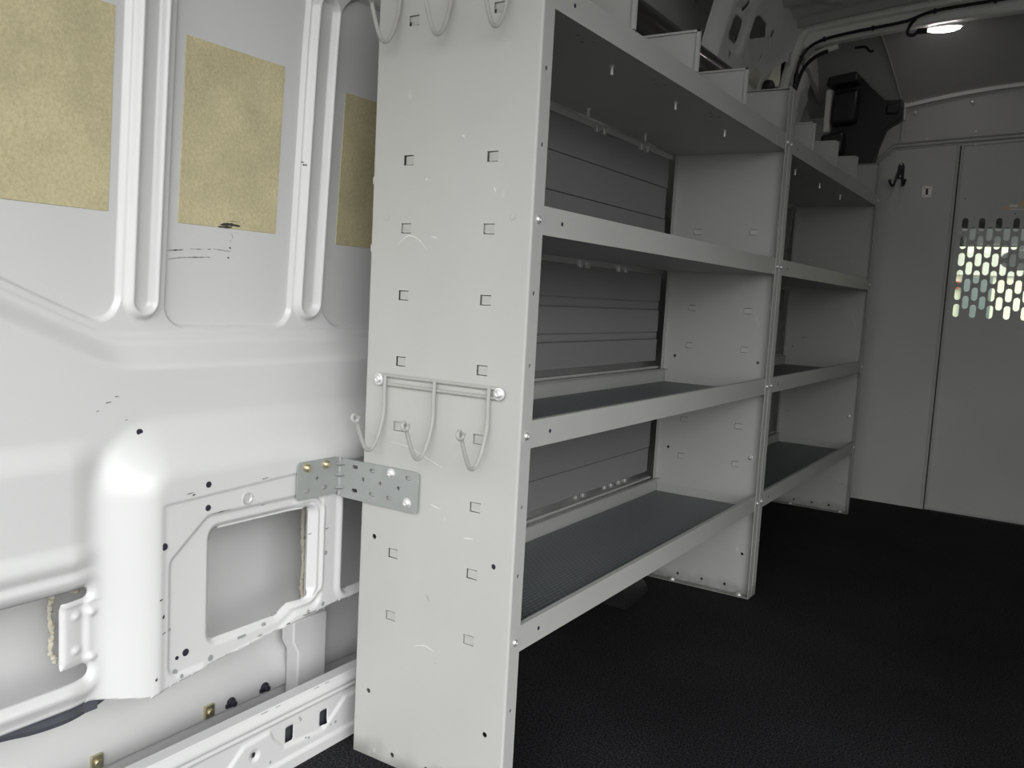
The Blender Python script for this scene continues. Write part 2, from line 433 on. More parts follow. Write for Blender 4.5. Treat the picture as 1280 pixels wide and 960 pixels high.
# inner post between skin and side
b = MB(); b.plate([(.0, -.03), (.068, -.03), (.068, .187), (-.012, .187), (-.012, .150), (.0, .130)], [], .03, lambda u, v, w: (-.162 + w, u, v))
b.box(-.162, -.140, .068, .074, -.03, .187)
post = b.build('inner_post', M['white'], skin, bevel=.003)
# square clip nuts and black push clips on the skin
for y in (-.352, -.161, .019):
    b = MB(); b.box(-.166, -.159, y - .009, y + .009, .067, .088); b.lathe([(.006, 0), (.006, .003), (.0045, .004)], (-.159, y, .077), (1, 0, 0), 10)
    c = b.build('clip_nut', M['brass'], skin, bevel=.001); c['label'] = 'square yellow zinc clip nut'
for y in (-.116, -.045):
    b = MB(); b.lathe([(.0085, 0), (.0085, .004), (.005, .006), (.005, .012), (.003, .013)], (-.166, y, .0745), (1, 0, 0), 12); b.box(-.166, -.160, y - .011, y + .004, .068, .074)
    c = b.build('push_clip', M['plug'], skin); c['label'] = 'black push clip'
# sealant beads and a dark slate strip
def wobble(P, r, k=12, amp=.0015):
    Q = spline(P, k); return [(q.x + random.uniform(-amp, amp) * .3, q.y + random.uniform(-amp, amp), q.z + random.uniform(-amp, amp)) for q in Q], [r * random.uniform(.7, 1.3) for _ in Q]
q, r = wobble([(-.165, .036, .385), (-.165, .035, .33), (-.165, .038, .278), (-.165, .037, .228), (-.165, .043, .19)], .0035)
MB().tube(q, r, 8).build('sealant_bead', M['seal'], skin)['label'] = 'cream bead of seam sealant'
b = MB(); b.plate([(.034, .16), (.064, .16), (.064, .42), (.034, .42)], [slot(.0400, .285, .006, .09)], .003, lambda u, v, w: (-.158 + w, u, v)); b.build('inner_flange', M['white'], skin, bevel=.0006)
q, r = wobble([(-.165, -.378, .333), (-.165, -.395, .341), (-.165, -.410, .338), (-.165, -.418, .320), (-.165, -.414, .286), (-.165, -.416, .262), (-.165, -.410, .243)], .0035)
MB().tube(q, r, 8).build('sealant_bead', M['seal'], skin)['label'] = 'cream bead of seam sealant'
q = spline([(-.140, -.58, .196), (-.140, -.495, .184), (-.140, -.455, .177), (-.140, -.412, .175), (-.140, -.379, .181), (-.135, -.35, .194)], 6)
MB().tube(q, [.011, .0105] + [.0095] * (len(q) - 3) + [.004], 8).build('dark_strip', M['dark'], skin)['label'] = 'dark slate strip'
b = MB(); b.plate(rrect(-.413, -.396, .196, .224, .002), [], .004, lambda u, v, w: (-.0945 + w, u, v)); b.build('dark_patch', M['dark'], wl)['label'] = 'dark square patch'

# dark discs standing in for shaded holes, and plugs, in the pressed side
def plug(y, z, r, material, name='hole_disc', off=.0):  # a plug, or a dark disc standing in for a hole
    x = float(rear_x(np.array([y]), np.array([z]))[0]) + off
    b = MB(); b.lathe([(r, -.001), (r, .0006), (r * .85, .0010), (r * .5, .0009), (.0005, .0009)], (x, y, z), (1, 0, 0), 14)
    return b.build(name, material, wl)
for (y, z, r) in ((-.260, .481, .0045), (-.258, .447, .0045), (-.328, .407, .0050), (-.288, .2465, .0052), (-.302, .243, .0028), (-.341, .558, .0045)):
    plug(y, z, r, M['plug'])['label'] = 'dark disc standing in for a shaded hole'
for (y, z, r) in ((-.306, .2235, .0050), (-.246, .2245, .0045), (-.147, .243, .0040), (-.028, .245, .0038), (-.025, .330, .0036), (-.297, .2165, .003), (-.06, .241, .003)):
    plug(y, z, r, M['steel'])['label'] = 'grey metal plug'
x = float(rear_x(np.array([-.189]), np.array([.449]))[0])
b = MB(); b.lathe([(.0095, -.0005), (.0095, .0008), (.0070, .0014), (.0060, -.0005), (.0055, -.006), (.0005, -.0065)], (x + .0006, -.189, .449), (1, 0, 0), 18)
b.build('threaded_boss', M['zinc'], wl)['label'] = 'bright threaded boss'
for (y, z, w, h, a) in ((-.19, .2385, .016, .0045, 0), (-.122, .2515, .012, .0045, 0), (-.155, .2295, .008, .003, .1), (-.318, .288, .007, .0035, .3)):
    x = float(rear_x(np.array([y]), np.array([z]))[0])
    MB().plate(slot(0, 0, w, h), [], .0006, lambda u, v, t: (x - .0002 + t, y + u * math.cos(a) - v * math.sin(a), z + u * math.sin(a) + v * math.cos(a))).build('drain_slot', M['steel'], wl)
def scuff(pts, w, mtl=None, parent=wl, off=.0006):
    """a thin dark rub lying on the pressed side"""
    P = []
    for i in range(len(pts) - 1):
        for k in range(6):
            t = k / 6; P.append((pts[i][0] * (1 - t) + pts[i + 1][0] * t, pts[i][1] * (1 - t) + pts[i + 1][1] * t))
    P.append(pts[-1]); b = MB(); vs = []
    for i, (y, z) in enumerate(P):
        ww = w * random.uniform(.25, 1) * (.3 + .7 * math.sin(PI * (i + .6) / (len(P) + .2)))
        for q in (z - ww / 2, z + ww / 2):
            vs.append((float(rear_x(np.array([y]), np.array([q]))[0]) + off, y, q))
    fs = [(2 * i, 2 * i + 1, 2 * i + 3, 2 * i + 2) for i in range(len(P) - 1)]
    b.add(vs, fs); b.add([(p[0] - .0003, p[1], p[2]) for p in vs], [tuple(reversed(f)) for f in fs])
    return b.build('scuff_mark', mtl or M['scuff'], parent, recalc=False)
for pts, w in (([(-.272, .800), (-.246, .803)], .0022), ([(-.235, .805), (-.215, .806)], .0010), ([(-.206, .8065), (-.200, .807)], .0015), ([(-.195, .808), (-.165, .806)], .0010),
               ([(-.271, .788), (-.250, .792), (-.222, .794), (-.200, .7955)], .0014), ([(-.170, .797), (-.166, .7965)], .0025), ([(-.168, .812), (-.164, .811)], .0035), ([(-.166, .823), (-.165, .818)], .003), ([(-.164, .833), (-.162, .826)], .002)):
    scuff(pts, w)
for (y, z) in ((-.043, .955), (-.0405, .951)): scuff([(y, z), (y + .0035, z)], .004)
for (y, z, l, w) in ((-.296, .473, .012, .0018), (-.286, .470, .004, .004), (-.165, .474, .012, .0014), (-.25, .437, .03, .0016), (-.16, .432, .008, .0014), (-.335, .335, .005, .003), (-.33, .287, .006, .002), (-.055, .365, .004, .002), (-.028, .37, .008, .0016), (-.072, .237, .03, .0016), (-.105, .2325, .006, .003), (-.34, .226, .003, .007), (-.33, .31, .004, .006), (-.388, .60, .008, .0018), (-.375, .607, .006, .0014), (-.40, .59, .004, .0014), (-.36, .575, .004, .001)):
    scuff([(y, z), (y + l, z + .001)], w)

# fibre pads glued into the pressed bays
PADS = [(-.62, -.362, 'brown fibre pad cut off by the left edge of the photo'), (-.2575, -.0805, 'whole brown fibre pad with a black smear on its lower edge'), (.0525, .24, 'brown fibre pad half hidden behind the grey shelf end panel')]
for i, (y0, y1, lab) in enumerate(PADS):
    b = MB(); z0, z1 = (.8395, 1.092) if i != 0 else (.844, 1.099)
    if i == 2: z0, z1 = .833, 1.083
    nz = 10; vs = []
    for w in (.0008, .0040):
        for k in range(nz + 1):
            z = z0 + (z1 - z0) * k / nz
            for y in (y0, y1):
                vs.append((-.136 + float(tilt(np.array(z))) + w, y, z))
    m = 2 * (nz + 1); fs = []
    for k in range(nz):
        a = 2 * k
        fs += [(a, a + 1, a + 3, a + 2), (m + a, m + a + 2, m + a + 3, m + a + 1), (a, a + 2, m + a + 2, m + a), (a + 1, m + a + 1, m + a + 3, a + 3)]
    fs += [(0, m, m + 1, 1), (2 * nz, 2 * nz + 1, m + 2 * nz + 1, m + 2 * nz)]
    b.add(vs, fs)
    p = tag(b.build('fibre_pad', M['pad'], smooth=0, bevel=.0006), lab, 'insulation pad', 'brown fibre pads on the van side')
    if i == 1:
        for pts, w in (([(-.186, .8435), (-.170, .8455), (-.150, .8445)], .007), ([(-.19, .8405), (-.165, .8415)], .004), ([(-.17, .850), (-.155, .851)], .0016)):
            P = [Vector((-.1318 + float(tilt(np.array(z))) + .0003, y, z)) for y, z in pts]
            P = spline(P, 5); vs = []
            for k, q in enumerate(P):
                ww = w * random.uniform(.3, 1) * (.2 + .8 * math.sin(PI * (k + .5) / len(P)))
                vs += [(q.x, q.y, q.z - ww / 2), (q.x, q.y, q.z + ww / 2)]
            b = MB(); fs = [(2 * k, 2 * k + 1, 2 * k + 3, 2 * k + 2) for k in range(len(P) - 1)]
            b.add(vs, fs); b.add([(q[0] - .0004, q[1], q[2]) for q in vs], [tuple(reversed(f)) for f in fs])
            b.build('smear', M['scuff'], p, recalc=False)['label'] = 'black smear'

# sill rail along the floor
SQ = [(-.1125, -.0955, .0435, .0690), (-.0375, -.0205, .0405, .0665)]
def sill_cut(y, z):
    s = 1e9 * np.ones(np.shape(y))
    for a in SQ: s = np.minimum(s, sd_rr(y, z, *a, .003))
    s = np.minimum(s, np.hypot(y + .176, z - .052) - .0045)
    return s
def sill_x(y, z):
    x = -.036 - .006 * ss(.098, .114, z)
    x = x - .004 * ss(.097, .090, z) * 1 + .003 * bump(z - .088, .006)
    e = sd_poly(y, z, [(-.26, -.02), (-.225, .045), (-.195, .070), (-.148, .073), (-.140, .058), (-.118, .036), (-.03, .030), (.0, .052), (.02, .068), (.3, .075), (.3, -.02)], .004)
    x = x + .0032 * ss(.004, -.004, e)
    x = x + .004 * ss(.022, .016, z)
    x = x - .003 * ss(.011, .006, np.hypot(y + .176, z - .052))
    return x
sill = structure(sheet('trim_1', -1.16, .30, -.01, .1135, .002, sill_x, sill_cut, M['white']))
b = MB(); b.add([(-.042, -1.16, .1135), (-.042, .30, .1135), (-.062, .30, .1145), (-.062, -1.16, .1145), (-.062, .30, .100), (-.062, -1.16, .100)], [(0, 1, 2, 3), (3, 2, 4, 5)])
b.build('sill_flange', M['white'], sill, recalc=False)
for (y, l) in ((-.155, .014), (-.128, .010), (-.045, .012), (-.022, .010)):
    MB().plate(slot(0, 0, l, .003), [], .0006, lambda u, v, t: (-.0415 + t, y + u, .1095 + v)).build('drain_slot', M['steel'], sill)
for (y, z, r) in ((-.083, .074, .0022), (-.080, .070, .0026), (-.070, .036, .002), (-.064, .034, .0026), (-.145, .028, .0024), (-.015, .036, .002), (-.004, .037, .003)):
    xx = float(sill_x(np.array([y]), np.array([z]))[0])
    MB().lathe([(r, 0), (r * .8, .0006), (.0003, .0007)], (xx, y, z), (1, 0, 0), 8).build('paint_chip', M['steel'], sill)
# dark sheet behind the sill openings
MB().box(-.060, -.056, -.16, .02, -.005, .09).build('sill_backing', M['dark'], sill)

# ------------------------------------------------------------------ shell: floor, roof, right side, bulkhead
XR = 1.78
fl = MB().box(-.034, XR, -1.16, 2.735, -.02, 0).build('floor', M['floor'], smooth=0); structure(fl)
o = MB().box(-.21, XR + .1, -1.16, 2.735, -.06, -.022).build('floor', M['roof'], smooth=0); structure(o)
XC = .85
def ceil_z(x): return 1.835 - .08 * (x - XC) ** 2
xs = np.linspace(-.2, XR + .08, 40)
b = MB(); yy = []
for y in np.arange(-1.16, 2.2601, .02):
    yy.append(y)
vs = []
def rib(y):
    r = 0
    for c in (2.10, 1.98, 1.55, 1.12, .69, .26, -.17, -.60): r += .010 * float(bump(np.array(y - c), .05))
    r += .022 * float(ss(2.135, 2.155, np.array(y))) - .022 * float(ss(2.185, 2.205, np.array(y)))
    return r
for y in yy:
    for x in xs: vs.append((x, y, ceil_z(x) - rib(y)))
n = len(xs)
b.add(vs, [(j * n + i, j * n + i + 1, (j + 1) * n + i + 1, (j + 1) * n + i) for j in range(len(yy) - 1) for i in range(n - 1)])
b.add([(v[0], v[1], v[2] + .012) for v in vs], [(j * n + i, (j + 1) * n + i, (j + 1) * n + i + 1, j * n + i + 1) for j in range(len(yy) - 1) for i in range(n - 1)])
ceiling = structure(b.build('ceiling', M['roof'], smooth=60, recalc=False))
b = MB(); b.lathe([(.03, 0), (.03, .004), (.026, .006), (.001, .006)], (.16, 2.05, ceil_z(.16) - .004), (0, 0, -1), 18); b.build('roof_plug', M['roof'], ceiling)
# right side, out of the frame, closing the space but cut short to admit light
o = MB().box(XR, XR + .03, -.25, 2.735, -.05, 1.80).build('wall_right', M['side'], smooth=0); structure(o)
# unseen header over the rear opening, added to shade the upper interior
structure(MB().box(-.21, XR + .03, -1.20, -1.161, 1.64, 1.84).build('added_rear_header', M['vanwhite'], smooth=0))
structure(MB().box(XR, XR + .03, -1.16, -.25, 1.60, 1.80).build('wall_right', M['side'], smooth=0))  # unseen strip over the side opening, added to cut light from above
structure(MB().box(-.26, XR + .14, -1.20, 4.0, 1.955, 1.985).build('ceiling', M['roof'], smooth=0))
# roof bow: a hat-section arch
def bow_z(x): return 1.757 - .072 * (x - XC) ** 2
xs2 = np.linspace(-.03, XR + .02, 60); b = MB()
sec = [(2.215, .085), (2.222, .048), (2.238, .042), (2.246, .006), (2.252, .0), (2.285, .0), (2.291, .006), (2.300, .045), (2.312, .085)]
vs = [(x, y, bow_z(x) + h) for x in xs2 for y, h in sec]; k = len(sec)
b.add(vs, [(i * k + j, i * k + j + 1, (i + 1) * k + j + 1, (i + 1) * k + j) for i in range(len(xs2) - 1) for j in range(k - 1)])
bow = structure(b.build('trim_2', M['bow'], smooth=30))
for x0, x1, yy_ in ((.20, .28, 2.2385), (.72, .82, 2.2385)):
    b = MB(); b.plate([(x0, bow_z(x0) + .012), (x1, bow_z(x1) + .012), (x1, bow_z(x1) + .020), (x0, bow_z(x0) + .020)], [], .004, lambda u, v, w: (u, yy_ + w, v)); b.build('bow_slot', M['dark'], bow)
# pale gusset plates joining bow to side
b = MB(); b.tube(spline([(.02, 2.31, 1.66), (.06, 2.31, 1.70), (.13, 2.31, 1.722)], 6), .012, 8); b.build('gusset', M['bow'], bow)
b = MB(); b.tube(spline([(.035, 2.24, 1.775), (.012, 2.235, 1.74), (-.012, 2.235, 1.66), (-.04, 2.235, 1.53), (-.058, 2.235, 1.40)], 6), [.02] * 25, 8); b.build('gusset', M['bow'], bow)

# lining from the bow down to the bulkhead top
B = 2.7245
def arc_z(x): return 1.636 - .19 * (x - XC) ** 2
xs3 = np.linspace(-.06, XR + .05, 50); ys3 = np.linspace(2.30, B + .03, 14); vs = []
for y in ys3:
    t = (y - 2.30) / (B - 2.30)
    for x in xs3:
        xe = max(x, .30) + .25 * (min(x, .30) - .30)                 # the lining flattens beyond the seam
        vs.append((x, y, (bow_z(xe) + .04) * (1 - t) + (arc_z(xe) + .004) * t + .03 * math.sin(PI * min(t, 1))))
n = len(xs3); b = MB()
b.add(vs, [(j * n + i, j * n + i + 1, (j + 1) * n + i + 1, (j + 1) * n + i) for j in range(len(ys3) - 1) for i in range(n - 1)])
b.add([(v[0], v[1], v[2] + .01) for v in vs], [(j * n + i, (j + 1) * n + i, (j + 1) * n + i + 1, j * n + i + 1) for j in range(len(ys3) - 1) for i in range(n - 1)])
lining = structure(b.build('ceiling', M['head'], smooth=60, recalc=False))
q = []
for t in np.linspace(.02, 1, 14):
    x = .265 + .035 * t ** 2; q.append((x, 2.30 + t * (B - 2.30), (bow_z(x) + .04) * (1 - t) + (arc_z(x) + .004) * t + .03 * math.sin(PI * t) - .001))
MB().tube(q, .004, 8).build('lining_seam', M['head'], lining)
q = [(-.0 - .0 * t, 2.30 + t * .33, 1.70 - .10 * t) for t in np.linspace(0, 1, 8)]
MB().tube(q, .01, 8).build('lining_edge', M['head'], lining)

# bulkhead: fixed side panel, upper panel, sliding door
bulk_y = lambda u, v, w: (u, B - w, v)
def top_line(x): return 1.418 + (x - .279) * .049
b = MB()
b.plate([(-.20, .004), (.516, .004), (.516, top_line(.516)), (.279, 1.418), (.222, 1.361), (-.20, 1.361)], [], .004, bulk_y)
# raised rim along its top and free edge
rim = [(.10, 1.358), (.224, 1.358), (.281, 1.414), (.510, top_line(.510) - .004), (.510, .02)]
b.tube([(x, B - .004, z) for x, z in rim], .0042, 8)
fixed = structure(b.build('wall_front', M['bulk'], smooth=40))
b = MB(); ux = np.linspace(.302, XR, 30)
up = [(XR, 1.40), (-.20, 1.33), (-.20, 1.355), (.16, 1.355), (.215, 1.36), (.235, 1.49), (.280, 1.535), (.296, 1.565)] + [(x, arc_z(x)) for x in ux]
b.plate(up, [], .004, lambda u, v, w: (u, B + .012 - w, v))
upper = structure(b.build('wall_front', M['bulk'], smooth=40))
b = MB(); sec = [(0, 0), (.030, -.004), (.032, .008), (.006, .020), (-.002, .020)]
vs = [(x, B + .008 - y, arc_z(x) - .006 + h) for x in np.linspace(.292, XR, 40) for y, h in sec]; k = len(sec)
b.add(vs, [(i * k + j, i * k + (j + 1) % k, (i + 1) * k + (j + 1) % k, (i + 1) * k + j) for i in range(39) for j in range(k)])
structure(b.build('trim_3', M['bow'], smooth=30))
b = MB(); b.box(.292, .312, B - .014, B + .01, 1.525, 1.592); structure(b.build('trim_3', M['bow'], bevel=.003))
b = MB(); b.tube([(.303, B + .004, 1.425), (.303, B + .004, 1.53)], .006, 8); b.build('panel_seam', M['bulk'], upper)
b = MB(); b.box(-.20, .31, B + .014, B + .02, 1.30, 1.64); b.build('closing_panel', M['bulk'], upper, smooth=0)
# top rail above panel and door
b = MB(); rx = [(.222, 1.369), (.279, 1.426), (XR, 1.426 + (XR - .279) * .045)]
b.tube([(x, B - .002, z) for x, z in rx], .0055, 8); b.tube([(x, B - .001, z + .014) for x, z in rx], .004, 8)
b.build('top_rail', M['bulk'], upper)
# door with slotted grille
DX0, DX1 = .5215, 1.185
holes = []
for i in range(12):
    x = .5605 + .0285 * i
    if i % 2 == 0:
        zs = [1.122] + [1.055 - .065 * j for j in range(5)]
    else:
        zs = [1.0875 - .065 * j for j in range(5)]
    for z in zs: holes.append(slot(x, z, .0215, .050))
b = MB(); b.plate([(DX0, .006), (DX1, .006), (DX1, top_line(DX1)), (DX0, top_line(DX0) - .004)], holes, .0025, lambda u, v, w: (u, B - .002 - w, v))
b.tube([(DX0 + .006, B - .005, .02), (DX0 + .006, B - .005, top_line(DX0) - .012), (DX1 - .006, B - .005, top_line(DX1) - .012)], .0042, 8)
b.tube([(DX0 + .003, B - .004, .014), (DX1, B - .004, .014)], .004, 8)
door = structure(b.build('door_1', M['bulk'], smooth=40))
b = MB(); b.box(.542, 1.02, B + .0015, B + .0055, .755, 1.108); b.build('window_pane', M['glass'], door, smooth=0)['label'] = 'clear glazing behind the slots'
for (px, pz) in ((.548, 1.09), (.535, .965), (.524 + .01, .79), (.63, .955)):
    MB().lathe([(.003, 0), (.003, .001), (.0015, .002)], (px, B - .005, pz), (0, -1, 0), 10).build('rivet', M['zinc'], door)
b = MB(); b.box(DX1 + .01, XR, B - .004, B, .004, 1.46); structure(b.build('wall_front', M['bulk']))
# post behind the joint
b = MB(); b.box(.508, .532, B + .001, B + .011, .0, 1.42); b.build('joint_post', M['cabdark'], fixed)
for (x, z) in ((.347, 1.565), (.542, 1.591)):
    MB().lathe([(.006, 0), (.006, .003), (.004, .005), (.001, .0055)], (x, B - .006, z - .012), (0, -1, 0), 12).build('screw', M['zinc'], upper)
for (x, z) in ((.394, 1.453), (.564, 1.471), (.318, 1.466)):
    MB().lathe([(.0045, 0), (.0045, .0025), (.003, .004), (.001, .004)], (x, B + .008, z), (0, -1, 0), 12).build('screw', M['zinc'], upper)
for (x, z) in ((.275, 1.397), (.568, 1.420)):
    MB().lathe([(.0045, 0), (.0045, .0025), (.003, .004), (.001, .004)], (x, B - .004, z), (0, -1, 0), 12).build('screw', M['zinc'], fixed if x < .5 else door)
# maker's lettering on the door: orange initials, small pale letters too fine to read, a pale rule
def text(s, x, z, size, mtl, shear=0, parent=door, nm='lettering'):
    cu = bpy.data.curves.new(nm, 'FONT'); cu.body = s; cu.size = size; cu.extrude = .0003; cu.shear = shear
    o = bpy.data.objects.new(nm, cu); C.objects.link(o); dg = bpy.context.evaluated_depsgraph_get(); dg.update()
    me = bpy.data.meshes.new_from_object(o.evaluated_get(dg)); bpy.data.objects.remove(o)
    me.materials.clear(); me.materials.append(mtl)
    n = bpy.data.objects.new(nm, me); C.objects.link(n); n.parent = parent
    n.location = (x, B - .0050, z); n.rotation_euler = (PI / 2, 0, 0); return n
text('H', .684, 1.178, .026, M['orange'], .35)['label'] = 'orange slanted initial'
text('M', .731, 1.182, .036, M['orange'], .35)['label'] = 'orange slanted initial'
b = MB()
for k in range(6):
    x = .7015 + .0048 * k
    b.plate([(x, 1.1865), (x + .0032, 1.1865), (x + .0050, 1.1965), (x + .0018, 1.1965)], [], .0006, lambda u, v, w: (u, B - .0047 - w, v))
b.build('lettering', M['print'], door, smooth=0)['label'] = 'small pale lettering too fine to read'
MB().box(.706, .84, B - .0053, B - .0046, 1.1775, 1.1800).build('printed_rule', M['print'], door)
MB().lathe([(.0025, 0), (.0022, .0008), (.0004, .0008)], (.724, B - .0044, 1.163), (0, -1, 0), 10).build('hole_disc', M['plug'], door)  # dark disc in place of a hole
MB().lathe([(.0025, 0), (.0022, .0008), (.0004, .0008)], (.552, B - .0044, 1.22), (0, -1, 0), 10).build('hole_disc', M['plug'], door)

# double coat hook and bright strike plate on the fixed panel
t = thing('coat_hook', 'black double prong coat hook screwed to the grey partition', 'coat hook', (.315, B - .004, 1.335))
def rel(root, P): return [tuple(Vector(p) - root.location) for p in P]
yb = B - .004
b = MB(); b.plate([(-.008, -.036), (.008, -.036), (.013, -.02), (.012, .012), (.006, .026), (-.006, .026), (-.012, .012), (-.013, -.02)], [], .007, lambda u, v, w: (u, -w, v)); b.build('back_plate', M['black'], t, bevel=.002)
for sgn in (-1, 1):
    q = spline([(sgn * .006, -.008, -.0), (sgn * .011, -.020, -.03), (sgn * .016, -.034, -.060), (sgn * .020, -.050, -.068), (sgn * .026, -.062, -.058), (sgn * .028, -.064, -.045)], 5)
    MB().tube(q, [.0045] * (len(q) - 4) + [.005, .006, .006, .004], 10).build('prong', M['black'], t)
for z in (.020, -.026):
    MB().lathe([(.004, 0), (.004, .002), (.002, .0035)], (0, -.007, z), (0, -1, 0), 10).build('screw', M['zinc'], t)['label'] = 'bright screw'
t = thing('strike_plate', 'small bright square strike plate with four holes on the grey partition', 'strike plate', (.416, B - .004, 1.248))
b = MB(); b.plate(rrect(-.017, .017, -.021, .021, .004), [circ(sx * .010, sz * .014, .0032, 10) for sx in (-1, 1) for sz in (-1, 1)] + [slot(0, 0, .006, .022)], .002, lambda u, v, w: (u, -w, v))
b.build('face_plate', M['plate'], t)
MB().box(-.004, .004, -.006, -.001, -.012, .012).build('keeper', M['black'], t, bevel=.001)

# ------------------------------------------------------------------ shelving units
U, D, FL, H = 1.2165, .2939, .030, 1.315
ZT = [1.2010, .8918, .5848, .2772]; LH = .0405
SZ = [1.1615] + [.9579 - .1016 * k for k in range(8)]
def end_panel(root, y, sgn):
    """sheet in the x-z plane at y; its flanges turn towards sgn; the outer face looks the other way"""
    holes = [rect(xx, z, .0195, .0150) for xx in (.0699, .2224) for z in SZ]
    holes += [circ(xx, z, .0042) for xx in (.0300, .2600) for z in (.110, .368, .622)]
    holes += [circ(xx, .018, .0040) for xx in (.085, .154, .219)]
    b = MB(); t = .0016; R = .0035
    b.plate([(R, 0), (D - R, 0), (D - R, H), (R, H)], holes, t, lambda u, v, w: (u, y + sgn * w, v))
    n = 5                                                           # rounded folds, front and rear
    for x0, d in ((D - R, 1), (R, -1)):
        vs = []
        for rr in (R, R - t):
            for k in range(n + 1):
                a = PI / 2 * k / n
                for z in (0, H): vs.append((x0 + d * rr * math.sin(a), y + sgn * (R - rr * math.cos(a)), z))
        m = 2 * (n + 1)
        fs = [(2 * k, 2 * k + 1, 2 * k + 3, 2 * k + 2) for k in range(n)] + [(m + 2 * k, m + 2 * k + 2, m + 2 * k + 3, m + 2 * k + 1) for k in range(n)]
        b.add(vs, fs)
    fh = [circ(.0155, .152 + .1027 * k, .0033, 10) for k in range(11) if k not in (1, 4, 7, 10)]
    b.plate([(R, 0), (FL, 0), (FL, H), (R, H)], fh, t, lambda u, v, w: (D - w, y + sgn * u, v))
    b.plate([(R, 0), (.022, 0), (.022, H), (R, H)], [], t, lambda u, v, w: (w, y + sgn * u, v))
    b.plate([(.004, .001), (D - .004, .001), (D - .004, .028), (.004, .028)], [], t, lambda u, v, w: (u, y + sgn * v, w))      # foot
    b.plate([(.004, .001), (D - .004, .001), (D - .004, .016), (.004, .016)], [], t, lambda u, v, w: (u, y + sgn * v, H - w))   # head
    p = b.build('end_panel', M['panel'], root, smooth=30)
    # bent tabs half closing the slots
    for xx in (.0699, .2224):
        for k, z in enumerate(SZ):
            td = .0042 if z > .9 else .0030 if z > .5 else .0022
            x0, x1, z0, z1 = xx - .0084, xx + .0098, z - .0064, z + .0062
            b = MB()
            b.add([(x0, y + sgn * td, z0), (x1, y + sgn * .0004, z0), (x1, y + sgn * .0004, z1), (x0, y + sgn * td, z1),
                   (x0, y + sgn * (td + .0012), z0), (x1, y + sgn * .0016, z0), (x1, y + sgn * .0016, z1), (x0, y + sgn * (td + .0012), z1)],
                  [(0, 1, 2, 3), (7, 6, 5, 4), (0, 4, 5, 1), (1, 5, 6, 2), (2, 6, 7, 3), (3, 7, 4, 0)])
            b.build('slot_tab', M['panel'], p, smooth=0)
    return p
def screw(parent, loc, d, r=.0055, h=.004, mtl='zinc', name='screw'):
    b = MB(); b.lathe([(r * 1.15, 0), (r * 1.15, .0008), (r, .0010), (r * .92, h * .6), (r * .6, h * .95), (r * .35, h), (r * .3, h * .7), (.0002, h * .7)], loc, d, 14)
    return b.build(name, M[mtl], parent)
def shelf(root, z, y0, y1, lower):
    """tray with turned-up lips; z is the top of the front lip"""
    t = .0014; zb = z - LH
    b = MB(); x1 = D - .0022; x0 = .003
    sec = [(x0 + .010, z), (x0, z), (x0, zb), (x1, zb), (x1, z), (x1 - .009, z), (x1 - .009, z - .004), (x1 - .009 + t, z - .004), (x1 - .009 + t, z - t), (x1 - t, z - t), (x1 - t, zb + t), (x0 + t, zb + t), (x0 + t, z - t), (x0 + .010, z - t)]
    k = len(sec); vs = [(x, y, zz) for y in (y0, y1) for x, zz in sec]
    b.add(vs, [(j, (j + 1) % k, k + (j + 1) % k, k + j) for j in range(k)] )
    tri = tessellate_polygon([[Vector((p[0], p[1], 0)) for p in sec]])
    b.add(vs, [tuple(q) for q in tri] + [tuple(i + k for i in reversed(q)) for q in tri])
    for y, s in ((y0, 1), (y1, -1)):                                 # turned-up ends
        b.add([(x0 + .004, y + s * .001, zb), (x1 - .004, y + s * .001, zb), (x1 - .004, y + s * .001, zb + .026), (x0 + .004, y + s * .001, zb + .026),
               (x0 + .004, y + s * .0024, zb), (x1 - .004, y + s * .0024, zb), (x1 - .004, y + s * .0024, zb + .026), (x0 + .004, y + s * .0024, zb + .026)],
              [(0, 1, 2, 3), (7, 6, 5, 4), (0, 4, 5, 1), (1, 5, 6, 2), (2, 6, 7, 3), (3, 7, 4, 0)])
    sh = b.build('shelf', M['powder'], root, smooth=30)
    for yy in (y0 + .085, y1 - .085):
        MB().lathe([(.0032, 0), (.0030, .0005), (.0004, .0005)], (D - .0022, yy, z - .0205), (1, 0, 0), 10).build('hole_disc', M['plug' if yy < .5 else 'steel'], sh)  # flat disc in place of a lip hole
    return sh
